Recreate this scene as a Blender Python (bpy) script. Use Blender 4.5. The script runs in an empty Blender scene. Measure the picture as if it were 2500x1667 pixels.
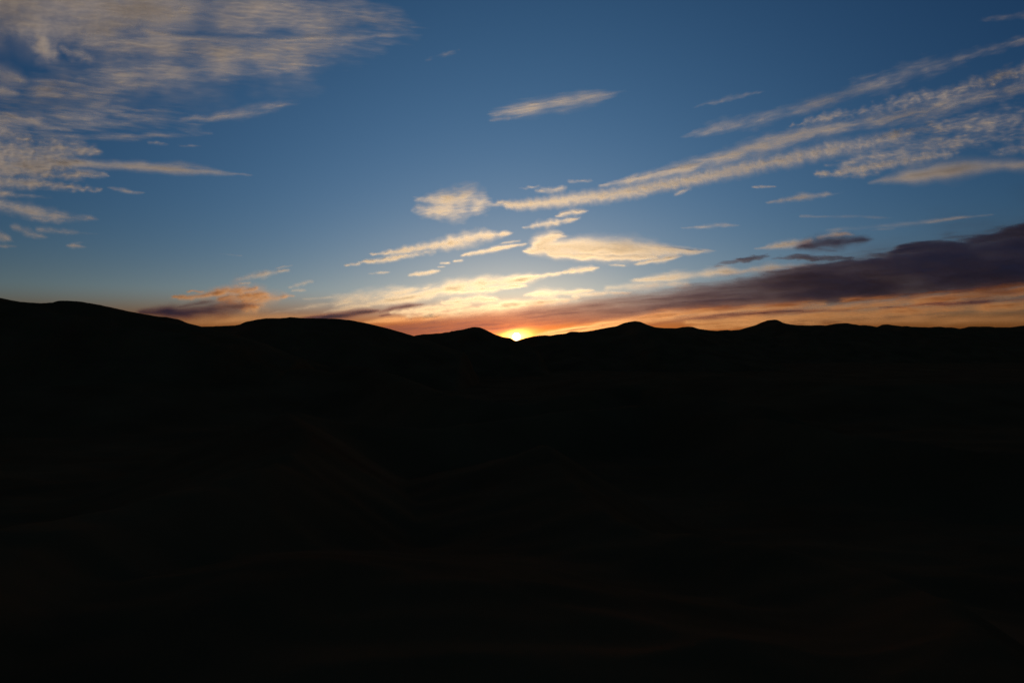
import bpy, math
import numpy as np

# ------------------------------------------------------------------ camera
sc = bpy.context.scene
CAM_Z = 60.0
HFOV = math.radians(65.0)
F = 1250.0 / math.tan(HFOV / 2)          # focal length in photo pixels (2500 wide)
HOR = 840.0                              # row of the true horizon in the photograph
cam_d = bpy.data.cameras.new('camera')
cam_d.sensor_width = 36.0
cam_d.lens = 18.0 / math.tan(HFOV / 2)
cam_d.clip_start = 0.5
cam_d.clip_end = 400000.0
cam_d.shift_y = (HOR - 833.5) / 2500.0
cam = bpy.data.objects.new('camera', cam_d)
sc.collection.objects.link(cam)
cam.location = (0, 0, CAM_Z)
cam.rotation_euler = (math.radians(90), 0, 0)
sc.camera = cam

def ray(x, y):
    """unit direction(s) for photo pixel(s), world axes, camera looks along +Y"""
    x = np.asarray(x, float); y = np.asarray(y, float)
    d = np.stack([(x - 1250.0) / F, np.ones_like(x * y), (HOR - y) / F], -1)
    return d / np.linalg.norm(d, axis=-1, keepdims=True)

# ------------------------------------------------------------------ sky, sun, exposure
SUN_PX = (1261.0, 822.0)
sdir = ray(*SUN_PX)
SUN_AZ = math.atan2(sdir[0], sdir[1])
SUN_EL = math.asin(sdir[2])

world = bpy.data.worlds.new('World'); sc.world = world
world.use_nodes = True
nt = world.node_tree; nt.nodes.clear()
def N(t, tree=None, **kw):
    n = (tree or nt).nodes.new(t)
    for k, v in kw.items(): setattr(n, k, v)
    return n
def math_node(tree, op, a, b=None, clamp=False):
    n = tree.nodes.new('ShaderNodeMath'); n.operation = op; n.use_clamp = clamp
    for i, v in enumerate((a, b)):
        if v is None: continue
        if isinstance(v, (int, float)): n.inputs[i].default_value = v
        else: tree.links.new(v, n.inputs[i])
    return n.outputs[0]
sky = N('ShaderNodeTexSky'); sky.sky_type = 'NISHITA'; sky.sun_disc = False
sky.sun_elevation = math.radians(3.0); sky.sun_rotation = SUN_AZ
sky.altitude = 900.0; sky.air_density = 1.0; sky.dust_density = 0.4; sky.ozone_density = 5.0
bg = N('ShaderNodeBackground'); bg.inputs[1].default_value = 0.046
# thick air low down takes the blue out of the light
tcl = N('ShaderNodeTexCoord'); sep = N('ShaderNodeSeparateXYZ'); nt.links.new(tcl.outputs['Generated'], sep.inputs[0])
low = N('ShaderNodeMapRange'); low.interpolation_type = 'SMOOTHSTEP'; nt.links.new(sep.outputs['Z'], low.inputs[0])
low.inputs[1].default_value = 0.020; low.inputs[2].default_value = 0.068
ext = N('ShaderNodeMix'); ext.data_type = 'RGBA'; nt.links.new(low.outputs[0], ext.inputs[0])
ext.inputs[6].default_value = (.70, .25, .085, 1); ext.inputs[7].default_value = (1, 1, 1, 1)
def thinned(sock_or_col):
    m = N('ShaderNodeMix'); m.data_type = 'RGBA'; m.blend_type = 'MULTIPLY'; m.inputs[0].default_value = 1.0
    nt.links.new(ext.outputs[2], m.inputs[6])
    if isinstance(sock_or_col, tuple): m.inputs[7].default_value = (*sock_or_col, 1)
    else: nt.links.new(sock_or_col, m.inputs[7])
    return m.outputs[2]
nt.links.new(thinned(sky.outputs[0]), bg.inputs[0])
# aureole: the glow of the air round the sun, by angle from the sun
tc = N('ShaderNodeTexCoord')
def sun_angle(squash):
    """degrees from the sun; squash > 1 flattens the glow along the horizon (denser air low down)"""
    sub = N('ShaderNodeVectorMath', operation='SUBTRACT'); nt.links.new(tc.outputs['Generated'], sub.inputs[0]); sub.inputs[1].default_value = tuple(sdir)
    mul = N('ShaderNodeVectorMath', operation='MULTIPLY'); nt.links.new(sub.outputs[0], mul.inputs[0]); mul.inputs[1].default_value = (1, 1, squash)
    ln = N('ShaderNodeVectorMath', operation='LENGTH'); nt.links.new(mul.outputs[0], ln.inputs[0])
    return math_node(nt, 'MULTIPLY', ln.outputs['Value'], 180 / math.pi)
out = N('ShaderNodeOutputWorld')
acc = bg.outputs[0]
GLOWS = (  # squash, degrees, power of the fall-off, colour, strength
 (2.0, 0.50, 1.0, (1, 1.1, .6), 22.0),
 (1.7, 4.2, 1.0, (1, .64, .24), 1.25),
 (9., 17.0, 1.0, (1, .70, .32), 0.56),
 (1.6, 13.0, 1.0, (1, .78, .50), 0.10),
 (1.0, 23.5, 2.0, (.15, .50, .88), 0.212),
)
for sq, sig, pw, col, st in GLOWS:
    g = math_node(nt, 'MULTIPLY', sun_angle(sq), 1.0 / sig)
    if pw != 1.0: g = math_node(nt, 'POWER', g, pw)
    g = math_node(nt, 'EXPONENT', math_node(nt, 'MULTIPLY', g, -1.0))
    gb = N('ShaderNodeBackground'); nt.links.new(thinned(col), gb.inputs[0])
    nt.links.new(math_node(nt, 'MULTIPLY', g, st), gb.inputs[1])
    ad = N('ShaderNodeAddShader'); nt.links.new(acc, ad.inputs[0]); nt.links.new(gb.outputs[0], ad.inputs[1]); acc = ad.outputs[0]
nt.links.new(acc, out.inputs[0])

sun_d = bpy.data.lights.new('sun_lamp', 'SUN')
sun_d.energy = 2.0; sun_d.angle = math.radians(0.53); sun_d.color = (1.0, .79, .60)
sun_o = bpy.data.objects.new('sun_lamp', sun_d); sc.collection.objects.link(sun_o)
LAMP_EL = math.radians(1.0)
from mathutils import Vector
ld = Vector((math.sin(SUN_AZ) * math.cos(LAMP_EL), math.cos(SUN_AZ) * math.cos(LAMP_EL), math.sin(LAMP_EL)))
sun_o.rotation_euler = ld.to_track_quat('Z', 'Y').to_euler()
sun_o.location = (0, 0, 500)

vs = sc.view_settings
vs.view_transform = 'Standard'; vs.look = 'None'; vs.exposure = 0.0; vs.gamma = 1.0; vs.use_curve_mapping = False
cy = sc.cycles
cy.transparent_max_bounces = 40; cy.max_bounces = 6; cy.diffuse_bounces = 2; cy.transmission_bounces = 4
cy.sample_clamp_indirect = 1.5; cy.use_denoising = True; cy.caustics_reflective = False; cy.caustics_refractive = False

# ------------------------------------------------------------------ helpers
rng = np.random.RandomState(7)
PERM = np.concatenate([rng.permutation(512)] * 3)
GA = rng.rand(512) * 2 * np.pi; GX, GY = np.cos(GA), np.sin(GA)
def perlin(x, y):
    xi = np.floor(x).astype(int); yi = np.floor(y).astype(int)
    xf = x - xi; yf = y - yi
    u = xf**3 * (xf * (xf * 6 - 15) + 10); v = yf**3 * (yf * (yf * 6 - 15) + 10)
    def g(a, b):
        h = PERM[PERM[a & 511] + (b & 511)] & 511
        return GX[h] * (x - a) + GY[h] * (y - b)
    n0 = g(xi, yi) * (1 - u) + g(xi + 1, yi) * u
    n1 = g(xi, yi + 1) * (1 - u) + g(xi + 1, yi + 1) * u
    return (n0 * (1 - v) + n1 * v) * 1.5
def fbm(x, y, oct=4, gain=0.5, lac=2.03):
    s = 0; a = 1; t = 0
    for i in range(oct):
        s = s + a * perlin(x + 37.3 * i, y + 17.7 * i); t += a; a *= gain; x = x * lac; y = y * lac
    return s / t
def smooth(a, b, x):
    t = np.clip((x - a) / (b - a), 0, 1); return t * t * (3 - 2 * t)

def mesh_obj(name, co, faces, mat, parent=None, attrs=None):
    me = bpy.data.meshes.new(name)
    faces = np.asarray(faces, np.int32); n, k = faces.shape
    me.vertices.add(len(co)); me.vertices.foreach_set('co', np.asarray(co, np.float32).ravel())
    me.loops.add(n * k); me.loops.foreach_set('vertex_index', faces.ravel())
    me.polygons.add(n); me.polygons.foreach_set('loop_start', np.arange(0, n * k, k, dtype=np.int32))
    me.polygons.foreach_set('use_smooth', np.ones(n, bool))
    for an, val in (attrs or {}).items():
        a = me.attributes.new(an, 'FLOAT', 'POINT'); a.data.foreach_set('value', np.asarray(val, np.float32))
    me.update(calc_edges=True); me.validate()
    me.materials.append(mat)
    o = bpy.data.objects.new(name, me); sc.collection.objects.link(o)
    if parent: o.parent = parent
    return o
def grid_faces(nr, nc):
    i = np.arange(nr * nc).reshape(nr, nc)
    return np.stack([i[:-1, :-1], i[:-1, 1:], i[1:, 1:], i[1:, :-1]], -1).reshape(-1, 4)

# ------------------------------------------------------------------ materials
def sand_material():
    m = bpy.data.materials.new('dark_sand'); m.use_nodes = True; t = m.node_tree
    b = t.nodes['Principled BSDF']; b.inputs['Roughness'].default_value = 1.0
    b.inputs['Specular IOR Level'].default_value = 0.0
    geo = t.nodes.new('ShaderNodeNewGeometry')
    n = t.nodes.new('ShaderNodeTexNoise'); n.inputs['Scale'].default_value = .012; n.inputs['Detail'].default_value = 6
    t.links.new(geo.outputs['Position'], n.inputs['Vector'])
    r = t.nodes.new('ShaderNodeValToRGB')
    r.color_ramp.elements[0].position = .3; r.color_ramp.elements[0].color = (.31, .088, .027, 1)
    r.color_ramp.elements[1].position = .7; r.color_ramp.elements[1].color = (.47, .135, .042, 1)
    t.links.new(n.outputs['Fac'], r.inputs[0]); t.links.new(r.outputs[0], b.inputs['Base Color'])
    w = t.nodes.new('ShaderNodeTexWave'); w.inputs['Scale'].default_value = .9; w.inputs['Distortion'].default_value = 6
    w.inputs['Detail'].default_value = 3
    t.links.new(geo.outputs['Position'], w.inputs['Vector'])
    bp = t.nodes.new('ShaderNodeBump'); bp.inputs['Strength'].default_value = .25; bp.inputs['Distance'].default_value = .15
    t.links.new(w.outputs['Fac'], bp.inputs['Height']); t.links.new(bp.outputs[0], b.inputs['Normal'])
    return m
SAND = sand_material()

def cloud_material(name, trans, diff, fwd, tint=(1, 1, 1)):
    """each face of a cloud lets part of the light straight through (by optical depth) and scatters the rest:
    widely forward (translucent), back (diffuse) and in a lobe about the ray's own direction (ice and droplets)"""
    m = bpy.data.materials.new(name); m.use_nodes = True; t = m.node_tree; t.nodes.clear()
    at = t.nodes.new('ShaderNodeAttribute'); at.attribute_name = 'depth'
    al = math_node(t, 'SUBTRACT', 1.0, math_node(t, 'EXPONENT', math_node(t, 'MULTIPLY', at.outputs['Fac'], -1.0)))
    tr = t.nodes.new('ShaderNodeBsdfTransparent')               # deep cloud reddens what shines through it
    tm = t.nodes.new('ShaderNodeMix'); tm.data_type = 'RGBA'; t.links.new(al, tm.inputs[0])
    tm.inputs[6].default_value = (1, 1, 1, 1); tm.inputs[7].default_value = (*tint, 1); t.links.new(tm.outputs[2], tr.inputs[0])
    tl = t.nodes.new('ShaderNodeBsdfTranslucent'); tl.inputs[0].default_value = (*trans, 1)
    df = t.nodes.new('ShaderNodeBsdfDiffuse'); df.inputs[0].default_value = (*diff, 1)
    rf = t.nodes.new('ShaderNodeBsdfRefraction'); rf.inputs['Color'].default_value = (*fwd, 1)
    rf.inputs['Roughness'].default_value = 1.0; rf.inputs['IOR'].default_value = 1.25
    ad = t.nodes.new('ShaderNodeAddShader'); t.links.new(tl.outputs[0], ad.inputs[0]); t.links.new(df.outputs[0], ad.inputs[1])
    a2 = t.nodes.new('ShaderNodeAddShader'); t.links.new(ad.outputs[0], a2.inputs[0]); t.links.new(rf.outputs[0], a2.inputs[1])
    mx = t.nodes.new('ShaderNodeMixShader'); t.links.new(al, mx.inputs[0]); t.links.new(tr.outputs[0], mx.inputs[1]); t.links.new(a2.outputs[0], mx.inputs[2])
    o = t.nodes.new('ShaderNodeOutputMaterial'); t.links.new(mx.outputs[0], o.inputs[0])
    return m
ICE = cloud_material('ice_cloud', (.46, .46, .46), (.42, .42, .42), (.14, .116, .066))
REDDENED = cloud_material('sun_reddened_cloud', (.64, .38, .17), (.32, .25, .19), (.14, .083, .036))  # the low sun's reddened light is put into this cloud colour
WATER = cloud_material('water_cloud', (.014, .012, .014), (.44, .48, .62), (.02, .016, .014), (1, .58, .50))

# ------------------------------------------------------------------ ground and dunes
SIL = [(-500,640),(-300,668),(-120,705),(0,726.8),(25,732.5),(50,736.8),(101,740.4),(122,740.2),(145,738.3),(155,735),(172,734.6),(195,736),(245,744.4),(314,759.7),(375,770.8),(390,773),(406,774),(436,779.6),(461,789.6),(497.5,798.4)]
RIDGES = [  # depth in metres, crest line in the photograph, half-depth of the dune body
 (1300, SIL + [(560,812),(640,836),(720,868),(800,900)], 420),
 (1900, [(250,850),(340,832),(420,812),(470,801),(500,798.4),(536,797),(589,795.3),(610,791.5),(624,785),(645,780.5),(666,778),(700,778.2),(712,777.6),(723,775.4),(746,777.7),(780,778),(819,778.5),(861,782.7),(894,788.8),(938,799),(986,812.6),(1016.7,821.8),(1060,836),(1120,856),(1190,880)], 520),
 (2700, [(900,862),(960,838),(1000,826),(1018,821.2),(1040.5,815.8),(1062,814.2),(1084.7,813.4),(1098,811),(1112,807),(1132,804),(1144,801),(1153,798.7),(1161,798),(1170,798.6),(1183,803.4),(1204,814.3),(1227.5,822.8),(1245,824.5),(1256,831),(1266,834),(1300,846),(1360,862)], 600),
 (3400, [(1150,866),(1210,844),(1254,832),(1266,830.5),(1280,825.9),(1302,821),(1320,818.6),(1333,818),(1343,819.4),(1360,816),(1380.6,814.3),(1386,812),(1391,809.5),(1400,810),(1414.6,810.9),(1442,808),(1469,802),(1506.5,796),(1515,792),(1523.5,788.4),(1535,786),(1547,784),(1559,785.7),(1578,792.9),(1598,799),(1625,801.2),(1680,815),(1760,836),(1850,862)], 800),
 (4700, [(1480,852),(1540,826),(1600,803),(1625,800.6),(1650,801.3),(1660,799.6),(1671,797.7),(1688,802.5),(1715,806.3),(1743.5,809.4),(1752,807.2),(1759,806.5),(1772,807.8),(1806.7,804.4),(1845,793.7),(1862,786),(1875.6,781),(1883,783),(1894.7,788.3),(1929,793.3),(1965,794.2),(2005.7,796),(2018,794),(2042,789.8),(2058,793),(2078.4,797),(2097.5,793.7),(2115,796),(2132,800),(2145,797),(2155,792),(2166,793.5),(2189,797.5),(2231.5,798.5),(2262,800),(2281,797.5),(2304,801.3),(2338.6,803),(2354,800.5),(2367,796.7),(2380,799.5),(2396,802.5),(2419,802),(2434,798.6),(2461,800),(2480,797),(2500,794.8),(2600,780),(2750,792),(2900,786),(3200,800),(3500,830)], 1000),
 (9000, [(-1200,800),(-600,815),(0,822),(500,826),(900,830),(1140,832),(1250,832.5),(1290,832),(1500,828),(2000,822),(2600,818),(3600,812)], 2600),
]
def crest(pts, step=3.0):
    p = np.array(pts, float); x = np.arange(p[0, 0], p[-1, 0] + step, step)
    y = np.interp(x, p[:, 0], p[:, 1])
    k = np.array([1, 2, 1], float) / 4
    y2 = np.convolve(np.pad(y, 1, mode='edge'), k, 'valid')
    return x, y2
FLOOR = 0.0
for D, pts, W in RIDGES:
    x, y = crest(pts)
    y = y + .55 * fbm(x / 11.0 + D, x * 0 + .5, 3)
    X0 = (x - 1250) / F * D
    wob = 0.05 * D * fbm(x / 260.0, np.full_like(x, D * .01), 3)      # crest line winds in depth
    Yc = D + wob
    Zc = CAM_Z + Yc * (HOR - y) / F
    Xc = (x - 1250) / F * Yc
    s = np.concatenate([-np.linspace(1, 0, 34) ** 1.5, np.linspace(0, 1, 18)[1:] ** 1.4])   # -1 front foot .. +1 rear foot
    prof = np.where(s < 0, np.cos(np.clip(-s, 0, 1) * np.pi / 2) ** 1.25, (1 - s) ** 1.15)
    S, XX = np.meshgrid(s, Xc, indexing='ij')
    Yg = np.broadcast_to(Yc, S.shape) + S * W
    base = FLOOR - 55
    ends = smooth(0, 60, np.minimum(x - x[0], x[-1] - x))               # the dune runs out at both ends
    Zc = base + np.clip(Zc - base, 1, None) * np.maximum(ends, .01)
    H = np.broadcast_to(Zc, S.shape) - base
    det = fbm(XX / (W * .35) + D, Yg / (W * .22), 4) * np.abs(S) ** .7 * (1 - np.abs(S)) * 0.42
    Z = base + H * np.clip(prof[:, None] * (1 + 0 * XX) + det, 0, 1.0)
    Z = np.where(S == 0, np.broadcast_to(Zc, S.shape), Z)
    co = np.stack([XX, Yg, Z], -1).reshape(-1, 3)
    o = mesh_obj('dune', co, grid_faces(*S.shape), SAND)
    o['kind'] = 'structure'

# near sand: one sheet to the horizon with winding dune crests
CRESTS = [  # photo x, y, depth along each crest; slope left/near side, slope far side
 ([(-900,1500,70),(-300,1370,95),(0,1296,120),(300,1232,140),(520,1180,160),(660,1150,180),(740,1090,215),(742,1058,250),(700,1004,330)], .62, .40),
 ([(700,1004,330),(800,1030,345),(920,1046,360),(1080,1047,380),(1250,1026,420),(1400,1004,450),(1540,990,470),(1700,1000,440),(1900,1030,380),(2150,1075,330),(2500,1106,300),(3000,1160,260)], .60, .40),
 ([(620,868,1000),(800,880,900),(940,905,760),(1060,958,560),(1200,982,520),(1310,986,510),(1420,962,560),(1560,935,640),(1650,962,560),(1900,1000,480)], .60, .4),
 ([(1330,1090,260),(1370,1170,215),(1480,1270,170),(1700,1320,150),(2100,1390,125),(2350,1500,100),(2460,1667,72)], .30, .62),
 ([(700,1390,110),(900,1410,105),(1100,1460,95),(1300,1510,88),(1500,1600,76)], .20, .22),
 ([(-500,950,600),(0,942,640),(300,938,660),(560,912,760),(760,900,820)], .2, .45),
 ([(1500,905,1000),(1800,918,840),(2100,940,700),(2500,930,760),(3000,925,800)], .2, .45),
]
yr = np.concatenate([[-6000, -2500, -1000, -400, -150, -60], np.linspace(0, 120, 50)[:-1], np.geomspace(120, 1300, 190)[:-1], np.geomspace(1300, 60000, 50)])
tt = np.concatenate([[-1.0], np.linspace(-1, 1, 300) , [1.0]])
wid = 220 + 0.95 * np.clip(yr, 0, None)
GXX = tt[None, :] * wid[:, None]; GYY = np.broadcast_to(yr[:, None], GXX.shape).copy()
GXX[:, 0] -= 60000; GXX[:, -1] += 60000
gz = FLOOR - 30 + 11 * fbm(GXX / 260, GYY / 170, 4) * smooth(9000, 2000, GYY)
dist0 = np.hypot(GXX, GYY)
gz = np.maximum(gz, 16 - 0.15 * dist0 + 2 * fbm(GXX / 40, GYY / 40, 3))    # the rise the photographer stands on
for pts, s_near, s_far in CRESTS:
    p = np.array(pts, float)
    n = 160
    u = np.linspace(0, len(p) - 1, n); px, py, pd = (np.interp(u, np.arange(len(p)), p[:, i]) for i in range(3))
    kx = np.ones(13) / 13
    sm = lambda a: np.convolve(np.pad(a, 6, mode='edge'), kx, 'valid')
    px, py, pd = sm(px), sm(py), sm(pd)
    pd = pd * 1.5
    wx = (px - 1250) / F * pd; wy = pd; wz = CAM_Z + pd * (HOR - py) / F
    msk = dist0 < 2200
    gx = GXX[msk]; gy = GYY[msk]; best = np.full(gx.shape, -1e9)
    for i in range(0, n):
        dx = gx - wx[i]; dy = gy - wy[i]; d = np.hypot(dx, dy)
        j = min(i + 1, n - 1); k = max(i - 1, 0)
        tx, ty = wx[j] - wx[k], wy[j] - wy[k]; L = math.hypot(tx, ty) + 1e-6
        side = (tx * dy - ty * dx) / L
        sl = np.where(side > 0, s_far, s_near)
        best = np.maximum(best, wz[i] - sl * d + 0.0)
    g0 = gz[msk]; hgt = best - g0
    k = 3.0
    gz[msk] = np.where(hgt > -k, g0 + np.where(hgt > k, hgt, (hgt + k) ** 2 / (4 * k)), g0)
gz = np.minimum(gz, CAM_Z + GYY * 0 - 57.0 + 0.05 * np.clip(dist0, 0, 800))
rip = (.5 - np.abs(fbm(GXX / 75 + .3 * GYY / 75, GYY / 42, 3))) * 5.0        # small secondary dunes
gz = gz + rip * smooth(40, 160, dist0) * smooth(2500, 900, dist0)
co = np.stack([GXX, GYY, gz], -1).reshape(-1, 3)
ground = mesh_obj('desert_ground', co, grid_faces(*GXX.shape), SAND)
ground['kind'] = 'structure'

# ------------------------------------------------------------------ the sun
def sun_disc():
    m = bpy.data.materials.new('sun_fire'); m.use_nodes = True; t = m.node_tree; t.nodes.clear()
    e = t.nodes.new('ShaderNodeEmission'); e.inputs[0].default_value = (1, .86, .55, 1); e.inputs[1].default_value = 12
    o = t.nodes.new('ShaderNodeOutputMaterial'); t.links.new(e.outputs[0], o.inputs[0])
    Dm = 120000.0; r = Dm * math.radians(0.265)
    la = np.linspace(-np.pi / 2, np.pi / 2, 25); lo = np.linspace(0, 2 * np.pi, 49)
    A, B = np.meshgrid(la, lo, indexing='ij')
    co = np.stack([r * np.cos(A) * np.cos(B), r * np.cos(A) * np.sin(B), r * np.sin(A)], -1).reshape(-1, 3)
    ob = mesh_obj('sun', co, grid_faces(*A.shape), m)
    ob.location = (sdir[0] * Dm, sdir[1] * Dm, CAM_Z + sdir[2] * Dm)
    ob['label'] = 'white hot sun sinking behind the notch between two dunes'; ob['category'] = 'sun'
sun_disc()

# ------------------------------------------------------------------ clouds
CLOUD_N = [0]; WIDE = 0.8
STEP = 2.0
def seg_field(gx, gy, pts):
    """0..1 body of a stroke: pts rows (x, y, half width, amount)"""
    p = np.array(pts, float)
    if len(p) > 2:                                   # round the polyline
        u = np.linspace(0, len(p) - 1, 6 * (len(p) - 1) + 1)
        q = np.stack([np.interp(u, np.arange(len(p)), p[:, i]) for i in range(4)], -1)
        k = np.array([1, 2, 3, 2, 1.]) / 9
        q[2:-2] = sum(k[j] * q[j:len(q) - 4 + j] for j in range(5)); p = q
    best = np.full(gx.shape, 9.0); am = np.zeros(gx.shape)
    for a, b in zip(p[:-1], p[1:]):
        ex, ey = b[0] - a[0], b[1] - a[1]; L2 = ex * ex + ey * ey + 1e-9
        t = np.clip(((gx - a[0]) * ex + (gy - a[1]) * ey) / L2, 0, 1)
        hw = a[2] + (b[2] - a[2]) * t
        r = np.hypot(gx - a[0] - ex * t, gy - a[1] - ey * t) / np.maximum(hw, .5)
        w = r < best
        best = np.where(w, r, best); am = np.where(w, a[3] + (b[3] - a[3]) * t, am)
    return best, am

def cloud_mesh(strokes, mat, name='cloud', parent=None, ang=0.0, sx=70.0, sy=9.0, amp=0.9, er=0.5, patch=0.75, warp=5.0,
               T=2.0, flat=1.5, halo=.13, smear=14.0, dist=20000.0, thick=90.0, split=.25):
    i = CLOUD_N[0]; CLOUD_N[0] += 1
    dist = dist + 37.0 * (i % 23)
    strokes = [[(q[0], q[1], q[2] * WIDE, q[3]) for q in s] for s in strokes]
    if mat is ICE and max(q[2] for s in strokes for q in s) < 13: sx *= .7; er *= 1.4; warp *= 1.4; smear = min(smear, 6)
    if mat is not WATER: T *= .85; amp *= 1.25; er *= 1.3
    allp = np.array([q for s in strokes for q in s], float); pad = allp[:, 2].max() * 2.2 + warp * 2 + 8
    x0, x1 = max(allp[:, 0].min() - allp[:, 2].max() - pad, -260), min(allp[:, 0].max() + allp[:, 2].max() + pad, 2760)
    y0, y1 = max(allp[:, 1].min() - allp[:, 2].max() - pad, -160), min(allp[:, 1].max() + allp[:, 2].max() + pad, 850)
    gx, gy = np.meshgrid(np.arange(x0, x1, STEP), np.arange(y0, y1, STEP))
    ca, sa = math.cos(math.radians(ang)), math.sin(math.radians(ang))
    al = (gx * ca - gy * sa); ac = (gx * sa + gy * ca)         # along / across the flow (photo y runs down)
    o = 11.7 * i
    w1 = fbm(al / (sx * .8) + o, ac / (sy * 2.4) + 3.1, 5, .6); w2 = fbm(al / (sx * .5) - o, ac / (sy * 2) + 9.4, 5, .6)
    wx = gx + warp * 2.6 * (w1 * ca + w2 * sa * .3); wy = gy + warp * (w2 * ca - w1 * sa * .3)
    keep = np.zeros(gx.shape)
    n = fbm(al / sx + o + .5 * w2, ac / sy + o + .9 * w1, 5, .55)
    n2 = fbm(al / (sx * .45) - o + .4 * w1, ac / (sy * .5) + o + .8 * w2, 4, .6)
    n3 = fbm(al / (sx * 1.3) + 5.5 + o, ac / (sy * 6) - o, 3)
    for s in strokes:
        r, d = seg_field(wx, wy, s)
        r = np.clip(r * (1 + .7 * er * n2 + .9 * er * n), 0, 6)
        keep = np.maximum(keep, d * ((1 - halo) * np.exp(-1.25 * r ** flat) + halo * np.exp(-(r / 2.3) ** 2)))
    fib = np.exp(amp * (1.5 * n + 1.1 * n2) * (1.6 - np.clip(keep, 0, 1)) + patch * 2.2 * n3)
    tau = T * keep * fib
    if smear > 0:                                                 # wind draws the fibres out along the flow
        acc_t = np.zeros(gx.shape); wsum = 0
        ii, jj = np.indices(gx.shape)
        for k in np.linspace(-1, 1, 11):
            w = (1 - abs(k)) + .12; L = k * smear / STEP
            i2 = np.clip(np.rint(ii + L * sa).astype(int), 0, gx.shape[0] - 1); j2 = np.clip(np.rint(jj - L * ca).astype(int), 0, gx.shape[1] - 1)
            acc_t += w * tau[i2, j2]; wsum += w
        tau = .35 * tau + .65 * acc_t / wsum
    tau = np.clip(tau - .045, 0, None)
    tau[0, :] = tau[-1, :] = tau[:, 0] = tau[:, -1] = 0
    body = tau > 0.001
    q = body[:-1, :-1] | body[1:, :-1] | body[:-1, 1:] | body[1:, 1:]
    fc = grid_faces(*gx.shape)[q.ravel()]
    if len(fc) == 0: raise RuntimeError('empty cloud')
    used, inv = np.unique(fc, return_inverse=True); fc = inv.reshape(fc.shape)
    tv = tau.ravel()[used]; px = gx.ravel()[used]; py = gy.ravel()[used]
    d = ray(px, py)
    bil = fbm(px / 60 + o, py / 30, 4)                            # the layer is not flat: it billows in depth
    half = thick * (0.06 + 1 - np.exp(-tv)) * .5
    mid = dist + 500 * fbm(px / 400 + o, py / 200, 2)
    r_front = mid - half * (1 + .25 * bil); r_back = mid + half * (1 - .25 * bil) + 5
    org = np.array([0, 0, CAM_Z])
    front = org + d * r_front[:, None]; back = org + d * r_back[:, None]
    # rim quads close the body
    nv = len(used)
    e = np.concatenate([fc[:, [0, 1]], fc[:, [1, 2]], fc[:, [2, 3]], fc[:, [3, 0]]])
    key = e.min(1).astype(np.int64) * nv + e.max(1); _, idx, cnt = np.unique(key, return_index=True, return_counts=True)
    be = e[idx[cnt == 1]]
    rim = np.stack([be[:, 1], be[:, 0], be[:, 0] + nv, be[:, 1] + nv], -1)
    faces = np.concatenate([fc, fc[:, ::-1] + nv, rim])
    co = np.concatenate([front, back]); c0 = front.mean(0)
    ob = mesh_obj(name, co - c0, faces, mat, parent, {'depth': np.concatenate([tv * (1 - split), tv * split])})
    ob.location = c0
    return ob
def tag(o, label, group=None):
    o['label'] = label; o['category'] = 'cloud'
    if group: o['group'] = group
def cloud(label, strokes, mat=None, **kw):
    o = cloud_mesh(strokes, mat or ICE, **kw); tag(o, label, 'clouds in the evening sky'); return o
def two_tone(label, lit, dark, kl, kd, lit_mat=None):
    lit_mat = lit_mat or REDDENED
    a = cloud_mesh(lit, lit_mat, name='sunlit_edge', **kl); b = cloud_mesh(dark, WATER, name='shaded_body', **kd)
    e = bpy.data.objects.new('cloud', None); sc.collection.objects.link(e); e.location = b.location
    for c in (a, b): c.parent = e; c.location = c.location - e.location
    a['label'] = 'bright peach sunlit edge'; b['label'] = 'dusky purple shaded body'
    tag(e, label, 'clouds in the evening sky')

# upper left
cloud('broad mauve cloud veil fanning right from the top left corner',
 [[(200,20,50,.3),(330,25,60,.7),(480,30,60,.75),(640,40,70,.6),(800,50,60,.38),(960,50,45,.10)],
  [(210,100,34,.35),(330,105,48,.5),(480,120,55,.55),(620,130,50,.52),(760,115,45,.34),(900,100,30,.12)],
  [(110,215,30,.25),(260,190,40,.45),(380,175,45,.6),(500,175,40,.55),(640,165,35,.38),(780,155,24,.12)],
  [(100,225,46,.24),(300,175,64,.34),(500,150,76,.38),(700,120,76,.32),(900,80,64,.18),(1020,60,44,.05)]],
 ang=-4, sx=95, sy=11, amp=.55, warp=17, T=1.6, er=.4, patch=.75, smear=8, thick=150)
cloud('dense tan cloud in the top left corner with a bright hanging knob',
 [[(-140,0,74,.95),(60,5,72,1.0),(200,25,52,1.0),(330,20,54,.8),(440,20,46,.35)],
  [(40,50,44,.8),(150,70,32,.85),(250,62,28,.95),(330,56,22,.5)],
  [(88,86,18,.7),(106,108,24,1.2),(114,126,20,1.2)],
  [(150,116,12,.4),(190,136,16,.45),(218,143,11,.4)]],
 ang=-8, sx=62, sy=20, amp=.5, warp=14, T=1.9, er=.35, patch=.5, smear=6, thick=150)
cloud('thin bright streak threading the top left veil and tapering right',
 [[(343,70,4,.4),(370,80,8,1),(430,92,7,.8),(530,100,7,.45),(690,99,7,.55),(850,92,6,.6),(940,88,4,.25),(1000,86,3,.05)]], ang=-1, sx=120, sy=8, amp=.5, T=1.0, warp=4)
cloud('small soft puff at the left edge under the blue gap', [[(-60,170,24,.7),(0,180,24,.8),(40,190,14,.9),(60,198,8,.4)],[(-60,225,18,.6),(10,222,14,.6),(40,228,8,.2)]], ang=-15, sx=40, sy=14, amp=.5, T=1.3, warp=6)
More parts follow.
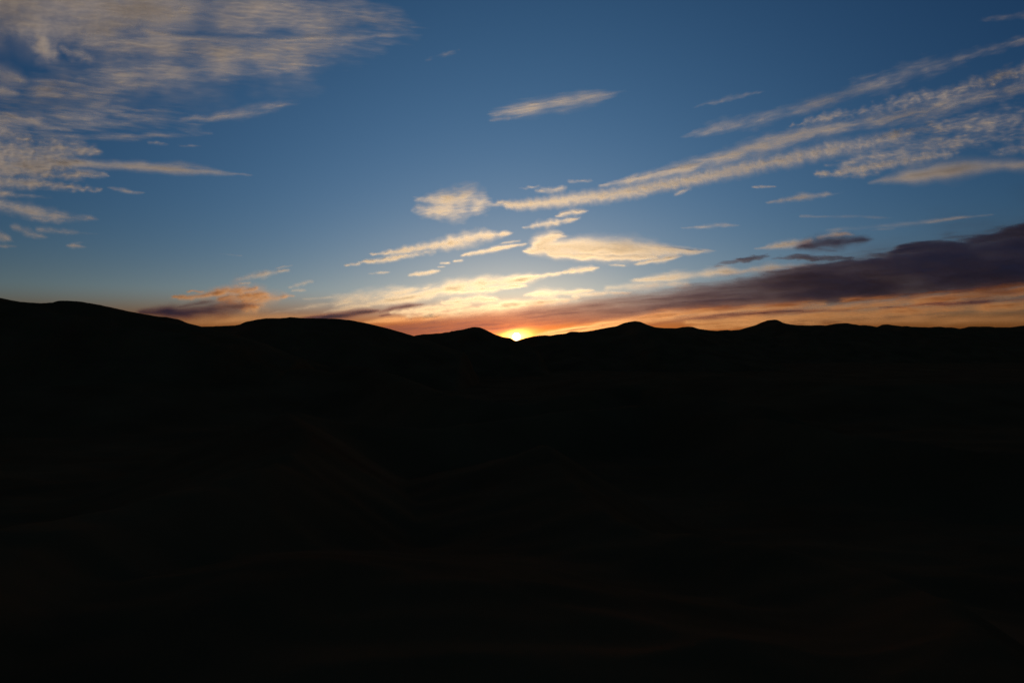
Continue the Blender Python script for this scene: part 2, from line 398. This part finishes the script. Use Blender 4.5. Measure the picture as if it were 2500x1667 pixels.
cloud('faint mauve veil hanging below the corner cloud on the left',
 [[(20,215,16,.15),(120,232,22,.4),(220,235,24,.5),(300,215,18,.35),(380,205,14,.15)],[(40,265,14,.2),(160,262,20,.45),(240,258,16,.8),(262,248,10,.7)],[(90,300,12,.3),(200,305,14,.4),(320,300,14,.4),(400,285,10,.2)],[(100,330,10,.25),(260,338,10,.35),(400,330,8,.25),(520,325,6,.1)],[(-60,290,50,.3),(120,280,55,.38),(300,280,45,.25),(480,300,30,.1)]],
 ang=-6, sx=90, sy=9, amp=.8, T=1.15, warp=7, er=.3)
cloud('soft upturned streak floating right of the left veil', [[(430,293,5,.2),(500,290,8,.8),(560,284,11,.8),(620,272,16,.6),(680,258,14,.35),(730,250,10,.1)]], ang=7, sx=90, sy=9, amp=.7, T=.75)
cloud('slanting peach streak near the left edge above the mottled cloud', [[(8,275,4,.5),(40,288,8,1),(80,298,8,1.2),(120,312,8,.6),(170,318,6,.2)]], ang=-17, sx=60, sy=7, amp=.5, T=1.2, warp=3)
cloud('mottled peach cloud mass at the left edge above the loose cloud',
 [[(-80,310,24,.8),(0,318,22,.8),(40,330,20,.7),(70,345,16,.5)],[(-80,370,40,.9),(20,372,38,.75),(90,372,28,.75),(150,365,20,.7),(215,368,12,.9),(235,372,8,.4)],
  [(-80,420,28,1),(30,410,26,1),(110,402,24,1.15),(160,398,16,.8),(215,400,9,.3)],
  [(-80,446,18,1.1),(40,446,13,1.1),(110,450,9,1.1),(180,460,6,.9),(240,463,5,.5)],[(100,425,12,.8),(180,430,9,.55),(260,428,5,.15)]],
 ang=-5, sx=40, sy=12, amp=.95, T=1.8, warp=11, er=.45, patch=.7, smear=6, thick=140)
cloud('long thin tail trailing right from the mottled left cloud',
 [[(120,392,6,.3),(180,397,7,.8),(250,402,8,.95),(330,407,9,1),(420,413,9,.95),(500,419,7,.7),(560,424,4,.35),(610,429,3,.05)],[(380,402,10,.22),(450,405,12,.3),(510,412,8,.15)],[(190,420,8,.35),(260,426,6,.2)]], ang=-5, sx=120, sy=8, amp=.45, T=1.7, warp=4, er=.3)
cloud('short pale dash right of the mottled left cloud', [[(262,457,3,.2),(290,462,4,.9),(320,470,4,1),(350,471,3,.2)]], ang=-5, sx=40, sy=5, T=.8, warp=2)
cloud('tiny pale fleck above the long left tail', [[(362,348,4,.5),(378,349,5,1),(410,354,4,.2)]], ang=-3, sx=24, sy=5, T=.6, warp=2)
cloud('tiny pale fleck farther right above the long left tail', [[(440,356,3,.3),(470,356,3,.9),(492,357,2,.2)]], ang=0, sx=30, sy=4, T=.55, warp=2)
cloud('loose peach cloud at the left edge with a streaming tail',
 [[(-80,475,10,.6),(0,472,8,.6),(60,478,6,.3),(130,484,4,.1)],[(-60,500,16,.9),(10,502,14,.7),(40,508,11,1),(75,515,13,1),(120,525,13,.8),(170,531,10,.5),(235,534,6,.15)],[(80,532,10,.4),(150,540,8,.3)]], ang=-8, sx=60, sy=8, amp=.7, T=1.5, warp=5)
cloud('small peach puff with faint tail low at the left', [[(36,556,7,.8),(56,562,9,1),(80,574,7,.6),(110,580,5,.2)],[(90,558,7,.3),(150,566,7,.35),(240,571,4,.1)]], ang=-8, sx=50, sy=7, amp=.6, T=1.2, warp=4)
cloud('clipped peach puff on the left edge just above the dune', [[(-50,560,12,1),(0,574,10,1),(18,584,6,.6),(34,590,3,.1)],[(-30,602,5,.4),(25,601,4,.4),(42,604,2,.1)]], ang=-25, sx=40, sy=8, amp=.5, T=1.2, warp=4)
cloud('tiny bright lens of cloud alone over the left dune', [[(162,600,2,.3),(178,599,4.5,1),(192,601,4,1),(212,604,2,.2)],[(185,593,4,.35),(205,592,3,.1)]], ang=-3, sx=30, sy=5, amp=.4, T=1.1, warp=2)
# upper middle
cloud('faint smudge of cloud high in the empty blue', [[(1040,147,6,.2),(1085,134,9,1),(1120,124,6,.3)]], ang=16, sx=40, sy=9, T=.28, warp=4)
cloud('lone feathered streak high above the sun',
 [[(1186,280,3,.1),(1215,276,9,.6),(1255,272,13,.95),(1310,262,16,.95),(1370,252,17,.8),(1430,242,15,.6),(1480,232,11,.4),(1535,224,7,.08)],[(1200,294,3,.3),(1240,288,5,.7)]], ang=10, sx=70, sy=6, amp=.75, T=1.0, warp=5, er=.4)
cloud('soft pale puff left of the long streak',
 [[(1018,486,6,.25),(1050,488,14,.7),(1090,488,20,.9),(1135,484,24,.95),(1170,490,18,.6),(1205,500,10,.25),(1240,504,6,.05)],[(1025,512,12,.35),(1080,516,17,.7),(1140,514,17,.65),(1180,508,12,.3)]], ang=8, sx=40, sy=9, amp=.7, T=1.4, warp=9, er=.4, smear=8)
cloud('longest ribbed cloud streak climbing to the right from above the sun',
 [[(1218,494,5,.7),(1250,502,9,1),(1300,498,11,.95),(1360,491,12,1),(1430,483,14,.95),(1500,474,14,.95),(1570,461,14,1),(1640,449,14,1.05),(1710,434,14,1.05),(1800,413,15,1.05),(1890,396,15,1),(1960,381,16,.95),(2030,364,18,.8),(2100,352,18,.55),(2170,340,17,.45),(2225,328,12,.3)]],
 ang=11, sx=24, sy=11, amp=.7, T=1.75, warp=6, er=.45, patch=.4, halo=.05, smear=4)
cloud('tapered upper twin of the long ribbed streak',
 [[(1462,455,3,.4),(1520,443,7,.9),(1590,428,10,.95),(1660,412,12,.9),(1740,390,15,.9),(1810,370,17,.95),(1880,350,17,1),(1950,330,15,1),(2030,314,14,.8),(2110,300,16,.6),(2190,288,20,.5),(2280,264,22,.5),(2370,240,20,.48),(2450,222,17,.5),(2560,200,15,.5)]],
 ang=13, sx=56, sy=8, amp=.8, T=1.45, warp=7, er=.45, patch=.5, halo=.05, smear=8)
cloud('rippled upper branch of cloud reaching the right edge',
 [[(1940,308,4,.3),(1985,293,8,.7),(2040,282,9,.7),(2110,272,10,.5),(2190,252,14,.6),(2270,236,16,.65),(2340,224,14,.6),(2390,205,12,.95),(2440,188,12,.8),(2500,172,14,.9),(2580,152,16,.9)]], ang=15, sx=36, sy=6, amp=1.0, T=1.0, warp=9, er=.6, patch=.9, smear=6)
cloud('small hooked wisp above the start of the long streak', [[(1310,466,4,.6),(1345,467,8,.8),(1375,458,6,.6)],[(1270,460,3,.3),(1310,457,3,.4)],[(1390,444,4,.35),(1440,441,4,.25)]], ang=6, sx=30, sy=6, amp=.8, T=1.1, warp=4)
cloud('dim grey streak running highest to the upper right',
 [[(1664,334,4,.2),(1710,322,12,.7),(1780,306,14,.75),(1850,294,17,.6),(1925,272,18,.6),(2000,250,15,.75),(2080,226,18,.7),(2150,202,22,.62),(2230,172,24,.65),(2310,152,18,.5),(2400,128,14,.35),(2500,96,14,.3),(2560,80,12,.3)],[(2070,200,8,.15),(2130,186,10,.3),(2200,170,8,.2)]],
 ang=15, sx=60, sy=9, amp=.7, T=.7, warp=9, er=.4, patch=.6, smear=10)
cloud('faint short streak above the dim grey streak', [[(1690,262,4,.2),(1760,246,7,.9),(1820,232,6,.7),(1870,220,5,.1)]], ang=15, sx=50, sy=7, T=.35, warp=3)
cloud('faint bar of cloud in the top right corner', [[(2380,52,4,.1),(2430,45,8,.8),(2500,37,9,1),(2570,28,9,.9)]], ang=7, sx=70, sy=9, T=.42, warp=3)
cloud('wide rippled veil at the right edge under the twin streaks',
 [[(2035,405,10,.35),(2110,390,18,.7),(2190,372,24,.8),(2280,356,24,.85),(2370,340,20,.7),(2440,332,12,.3)],[(2120,340,9,.3),(2180,330,10,.75),(2220,325,7,.4)],[(2210,318,14,.3),(2300,310,26,.55),(2400,312,32,.65),(2500,300,36,.6),(2600,290,36,.6)],[(2300,345,14,.6),(2400,335,16,.7),(2480,328,12,.4)]],
 ang=9, sx=34, sy=7, amp=1.1, T=.9, warp=11, er=.6, patch=1.0, smear=8)
cloud('ragged peach band with bright tip along the foot of the right veil',
 [[(1994,423,4,.9),(2015,424,5,1.2),(2040,428,4,.5)],[(2040,424,7,.5),(2090,414,9,.9),(2150,405,9,1),(2210,394,9,.8),(2260,384,8,.7),(2330,378,7,.4)],[(2060,432,6,.25),(2140,420,8,.3)]], ang=9, sx=34, sy=7, amp=.8, T=1.7, warp=5, er=.4)
cloud('thin grey patch on the right edge between veil and orange streak', [[(2410,380,5,.2),(2450,370,12,.6),(2520,358,14,.7),(2580,350,14,.7)]], ang=10, sx=36, sy=8, amp=.8, T=.7, warp=5)
cloud('smooth orange tinted streak reaching the right edge below the veil',
 [[(2120,446,3,.2),(2165,439,7,.8),(2230,430,12,1),(2300,420,15,1),(2370,410,16,.9),(2440,405,12,.75),(2520,402,11,.75),(2600,398,11,.7)]], ang=6, sx=120, sy=14, amp=.3, T=1.9, warp=3, er=.2)
cloud('tiny bright dash under the long streak on the right', [[(1836,457,2,.4),(1860,456,3.2,1),(1892,456,2,.3)]], ang=1, sx=30, sy=4, T=.9, warp=1.5)
cloud('short tapered streak below the tiny bright dash', [[(1870,496,2,.2),(1905,490,5,.8),(1960,481,7.5,1),(2005,476,6,.9),(2040,474,3,.3),(2060,471,2,.2)]], ang=8, sx=40, sy=5, amp=.6, T=1.0, warp=3)
cloud('small curl hanging just under the long ribbed streak', [[(1650,476,3,.9),(1662,468,4,1),(1685,462,3,.3)]], ang=25, sx=20, sy=5, T=1.0, warp=2)
cloud('thin pale line left of the rising hairline on the right', [[(1955,528,3,.9),(2000,529,3,.7),(2080,528,4.5,.9),(2150,531,4,.7),(2185,533,3,.1)]], ang=-1, sx=90, sy=4, amp=.5, T=.5, warp=2)
cloud('pale hairline rising to the right above the dark bank', [[(2020,562,6,.3),(2120,556,8,.5),(2220,548,7,.5),(2300,538,4,.9),(2360,530,3,1),(2425,524,2,.3)],[(2128,562,2,1),(2182,558,2,1)]], ang=6, sx=80, sy=4, amp=.5, T=.55, warp=2)
cloud('faint flat wisp right of the wing cloud', [[(1665,557,2.5,.5),(1710,555,4,.8),(1750,550,5.5,1),(1790,551,4,.6),(1815,550,2,.1)]], ang=2, sx=40, sy=4, amp=.6, T=.6, warp=2)
# around the sun
cloud('bright wing shaped cloud up and right of the sun',
 [[(1278,614,4,.7),(1320,607,14,1),(1380,604,20,1.05),(1450,607,23,1.1),(1520,609,24,1.1),(1580,610,20,1),(1630,612,13,.85),(1690,614,7,.6),(1750,614,3,.1)],
  [(1316,602,16,1),(1330,590,18,1),(1344,579,14,1),(1362,574,9,.7),(1384,578,5,.3)],[(1340,618,9,1),(1430,626,10,1),(1530,628,9,.95),(1600,626,8,.8)]], ang=-1, sx=60, sy=10, amp=.5, T=2.2, warp=7, er=.4, flat=2.0, patch=.3, halo=.06, smear=8, thick=140)
cloud('bright sliver tucked under the right end of the wing cloud', [[(1548,646,2,.5),(1580,640,3.5,1),(1615,633,5,1.2),(1650,627,3.5,.8),(1668,624,2,.1)]], ang=12, sx=40, sy=5, T=2.0, warp=2)
cloud('tiny cream dash under the wing cloud', [[(1488,647,1.8,.7),(1508,648,2.4,1),(1525,649,1.6,.5)]], ang=-2, sx=30, sy=4, T=1.1, warp=1)
cloud('ragged cream streak rising toward the soft puff',
 [[(905,622,2,.4),(950,617,5,.9),(1000,610,7,.9),(1060,601,8,1),(1115,590,11,1.05),(1170,580,10,1.05),(1215,573,7,.9),(1250,569,3,.3)],[(872,640,2,.4),(915,637,4,1),(960,631,5,.9),(1000,622,6,.5),(1060,614,6,.45)],[(838,648,2,.3),(880,644,3,.4)]], ang=12, sx=32, sy=6, amp=.75, T=1.9, warp=4, er=.4)
cloud('broken small streak below the long ribbed streak', [[(1280,556,3,.5),(1320,549,7,.9),(1365,542,6,.9),(1412,533,3,.5)]], ang=12, sx=28, sy=6, amp=.7, T=1.5, warp=4)
cloud('little cream tuft above the broken small streak', [[(1358,527,3,.6),(1390,518,6,1),(1415,516,5,1),(1436,515,2,.3)]], ang=8, sx=26, sy=6, amp=.7, T=1.4, warp=3)
cloud('slim bright streak left of the wing cloud', [[(1128,623,2,.6),(1165,617,3.6,1),(1205,610,4.5,1.1),(1240,602,3.5,.9),(1284,596,2,.3)],[(1225,594,2,.25),(1270,588,3,.25)]], ang=12, sx=34, sy=5, amp=.5, T=1.9, warp=2.5)
cloud('short bright dash over the yellow streak', [[(1000,672,2,.7),(1030,668,4,1.1),(1055,664,3.5,1),(1072,661,1.6,.3)]], ang=11, sx=30, sy=5, amp=.5, T=2.0, warp=2)
cloud('tiny fleck right of the short bright dash', [[(1076,643,2,.8),(1096,642,2.4,.8)],[(1070,652,1.6,.6),(1085,651,1.6,.5)]], ang=8, sx=16, sy=4, T=1.4, warp=1.5)
cloud('tiny fleck nearer the slim bright streak', [[(1110,638,2.2,.8),(1128,636,2.4,.8)]], ang=6, sx=16, sy=4, T=1.4, warp=1.5)
cloud('faint broken fleck under the ragged cream streak', [[(898,668,2,.4),(930,666,3,.6),(952,664,2,.5)]], ang=6, sx=24, sy=4, T=.8, warp=2)
cloud('long brilliant yellow streak above and left of the sun',
 [[(790,762,2,.4),(830,756,5,.9),(880,746,6,.95),(940,735,7,1),(1000,726,9,1),(1060,714,10,1.05),(1120,702,12,1.1),(1180,693,12,1.1),(1240,687,9,1.1),(1300,678,6,1),(1350,671,4.5,1),(1376,667,2,.5)],[(1100,712,6,1),(1170,707,6,1.1),(1230,701,5,1.1),(1284,696,2.5,.6)],[(820,742,12,.25),(900,728,15,.4),(980,714,13,.4),(1050,702,8,.25)]],
 ang=10, sx=70, sy=7, amp=.6, T=2.3, warp=4, er=.35)
cloud('small bright tip beyond the right end of the yellow streak', [[(1378,664,3,.8),(1410,661,5,1),(1440,657,4,.9),(1462,653,2,.4)]], ang=8, sx=24, sy=5, amp=.6, T=2.0, warp=2)
cloud('low loose cream wisp left of the yellow streak', [[(640,770,3,.2),(700,758,5,.4),(760,748,6,.5),(830,738,5,.5)],[(740,730,3,.3),(800,726,5,.5),(850,722,5,.8),(870,720,3,.4)],[(680,760,4,.5),(720,762,4,.4)]], ang=6, sx=70, sy=5, amp=.7, T=.8, warp=3)
cloud('billowy golden cloud between the yellow streak and the sun',
 [[(1082,740,5,.6),(1120,736,8,1),(1160,731,8,1.1),(1195,730,7,1),(1220,737,4,.3)],[(955,764,4,.4),(1000,760,7,.9),(1060,755,8,1),(1105,749,7,1),(1150,745,6,.6)],[(1000,772,7,.5),(1080,768,8,.8),(1150,760,9,1.1),(1215,749,9,1.1),(1290,740,7,1),(1360,735,5,.7),(1420,728,4,.2)]],
 ang=7, sx=46, sy=8, amp=.6, T=2.0, warp=4, er=.35)
cloud('peach streak lying on the left end of the purple bank', [[(890,788,3,.4),(930,783,5,.9),(980,779,6,1),(1040,777,5,.8),(1090,772,4,.3)]], REDDENED, ang=6, sx=60, sy=6, amp=.5, T=1.7, warp=2.5)
cloud('flat golden cloud above the bank right of the sun', [[(1280,721,3,.5),(1310,717,7,1),(1360,716,7,1),(1410,712,5,.8),(1450,709,3,.3)],[(1400,722,4,.3),(1470,716,5,.5),(1540,714,4,.3)]], ang=3, sx=60, sy=6, amp=.5, T=1.9, warp=3)
cloud('tan cloud band along the top edge of the dark bank',
 [[(1540,686,3,.3),(1600,681,8,.8),(1660,677,9,.95),(1720,668,8,.9),(1770,662,8,1),(1810,665,6,.5),(1870,654,7,.6),(1940,650,7,.6),(1990,646,5,.3)],[(1480,704,6,.3),(1580,698,12,.4),(1680,692,10,.35)]], ang=4, sx=70, sy=7, amp=.5, T=1.6, warp=3)
# dark bodies
DK = dict(ang=5, sx=150, sy=10, amp=.4, patch=.45, T=3.4, warp=11, er=.4, thick=300, flat=4.0, halo=.04)
cloud('great dark purple cloud bank sloping up to the right edge',
 [[(900,812,18,.2),(1000,808,24,.25),(1100,800,28,.25),(1200,790,32,.22),(1290,776,30,.24),(1390,766,34,.28),(1500,750,36,.32),(1600,741,34,.4),(1720,726,38,.55),(1850,712,44,.8),(1980,696,54,1),(2100,684,58,1.1),(2220,668,66,1.1),(2340,654,74,1.2),(2460,640,80,1.2),(2600,622,92,1.2)],
  [(2165,622,8,.5),(2210,606,14,.9),(2280,602,16,1),(2350,604,16,1)],[(2350,594,6,.5),(2430,578,14,.9),(2520,562,20,1),(2600,550,24,1)],[(1880,664,5,.4),(1960,656,8,.7),(2060,648,14,.8),(2140,640,16,.8)]], WATER, **{**DK, 'dist': 24000.})
cloud('dark ragged wisp left of the great bank under the two toned cloud', [[(1735,648,2,.2),(1790,640,4,.6),(1840,632,6,.8),(1872,626,4,.3)],[(1890,630,4,.4),(1940,626,8,.8),(2000,632,7,.7),(2080,630,5,.4)]], WATER, **{**DK, 'T': 1.3, 'sx': 60, 'sy': 5, 'amp': .6})
two_tone('two toned cloud, peach on the left and dusky on the right, above the bank',
 [[(1845,608,2,.3),(1880,603,5,.9),(1930,596,7,1),(1975,590,7,.9)],[(2000,580,4,.7),(2035,573,5,1.1),(2065,571,4,1),(2086,574,2,.4)]],
 [[(1950,603,7,.5),(2000,596,13,.9),(2050,590,13,1),(2090,586,10,.8),(2130,584,6,.2)],[(2000,608,6,.6),(2040,612,4,.3)]],
 dict(ang=9, sx=50, sy=6, amp=.5, T=1.5, warp=3), dict(ang=6, sx=50, sy=8, amp=.5, T=1.5, warp=4), ICE)
two_tone('two toned cloud above the saddle of the left dunes, peach over purple',
 [[(422,725,2.5,.7),(450,726,4,.8)],[(458,728,4,.7),(510,719,8,.9),(550,710,8,.95),(600,708,10,.9),(625,704,5,.8)],[(545,728,12,.8),(600,724,22,1),(640,728,15,.9),(690,724,6,.9),(712,722,3,.4)],[(600,748,10,.8),(625,752,8,.6)],[(458,712,2,.5),(490,711,2.6,.6)]],
 [[(345,762,6,.5),(400,762,10,.9),(460,765,13,1),(510,757,14,1),(560,750,14,.95),(605,748,10,.6),(640,744,5,.1)],[(430,752,4,.4),(480,741,7,.6),(520,735,6,.3)]],
 dict(ang=7, sx=36, sy=7, amp=.65, T=2.8, warp=6, er=.45, smear=6), dict(ang=5, sx=70, sy=7, amp=.5, T=2.2, warp=4))
cloud('peach glow band resting on the saddle between the left dunes', [[(440,790,10,.7),(520,784,14,.9),(600,778,12,.9),(680,773,8,.9),(760,770,5,.6),(800,768,3,.1)]], REDDENED, ang=4, sx=90, sy=7, amp=.5, T=1.0, warp=3)
cloud('dark purple sliver touching the crest of the middle dune', [[(740,778,3,.5),(790,775,6,.9),(840,769,7,1),(890,761,5,.9),(924,758,2,.3)]], WATER, ang=7, sx=60, sy=6, amp=.5, T=2.2, warp=3)
cloud('thin dusky sliver inside the golden cloud', [[(925,762,3,.5),(965,751,4,.9),(1005,747,4.5,1),(1034,743,2,.3)],[(930,771,2,.5),(955,768,2,.5)]], WATER, ang=10, sx=40, sy=5, amp=.5, T=1.6, warp=2.5)
cloud('small peach streak over the left saddle', [[(578,682,3,.6),(615,674,6.5,1),(660,666,6,.95),(706,658,2.5,.5)],[(672,655,2,.3),(712,647,2.4,.4)],[(584,692,2,.8),(608,691,2.4,.8)]], ang=12, sx=30, sy=6, amp=.6, T=1.4, warp=3)
cloud('pale ragged tuft right of the small peach streak', [[(705,702,3,.4),(730,694,5,.7),(763,686,4,.6)],[(714,709,2.4,.8),(744,708,3,.5)]], ang=12, sx=22, sy=5, amp=.7, T=.9, warp=3)
cloud('thinnest pale scratch in the clear sky above the saddle', [[(538,620,1.6,.5),(565,622,2,.8),(592,625,1.4,.2)]], ang=-4, sx=40, sy=3, T=.5, warp=1)
# glowing bars under the bank
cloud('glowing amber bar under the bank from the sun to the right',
 [[(1310,818,3,.5),(1370,810,5,.8),(1430,801,6,.9),(1530,786,8,.95),(1610,769,9,1),(1700,761,10,1),(1800,754,10,1),(1900,747,9,.9),(2010,740,7,.5)]], REDDENED, ang=6, sx=90, sy=5, amp=1.0, T=2.5, warp=4)
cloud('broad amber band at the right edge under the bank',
 [[(1980,758,5,.4),(2120,747,9,.8),(2230,736,13,1),(2330,726,15,1),(2430,716,15,1),(2560,702,16,1)],[(2060,733,6,.4),(2250,720,8,.6),(2420,704,7,.7),(2560,690,7,.7)]], REDDENED, ang=6, sx=90, sy=5, amp=1.0, T=2.5, warp=4)
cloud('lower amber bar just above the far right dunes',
 [[(1680,786,7,.6),(1800,780,9,.9),(1930,775,10,1),(2060,770,10,1),(2180,762,10,1),(2300,755,9,1),(2420,748,10,1),(2560,740,11,1)],[(1700,800,8,.7),(1850,788,8,.6),(2000,786,8,.5)]], REDDENED, ang=4, sx=90, sy=5, amp=1.0, T=2.3, warp=4)
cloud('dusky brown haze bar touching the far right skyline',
 [[(1900,792,8,.4),(2050,786,10,.7),(2200,782,11,.8),(2350,780,13,.9),(2500,776,14,1),(2600,774,14,1)]], REDDENED, ang=2, sx=160, sy=8, amp=.4, T=1.1, warp=3)
cloud('thin dusky streak between the amber bars on the right',
 [[(1560,796,3,.3),(1680,779,5,.7),(1800,768,6,.8),(1950,760,6,.8),(2080,757,4,.3)],[(2150,752,3,.3),(2280,742,5,.8),(2400,736,6,.9),(2560,726,7,.9)]], WATER, ang=5, sx=120, sy=5, amp=.9, T=.9, warp=4, dist=19000.)
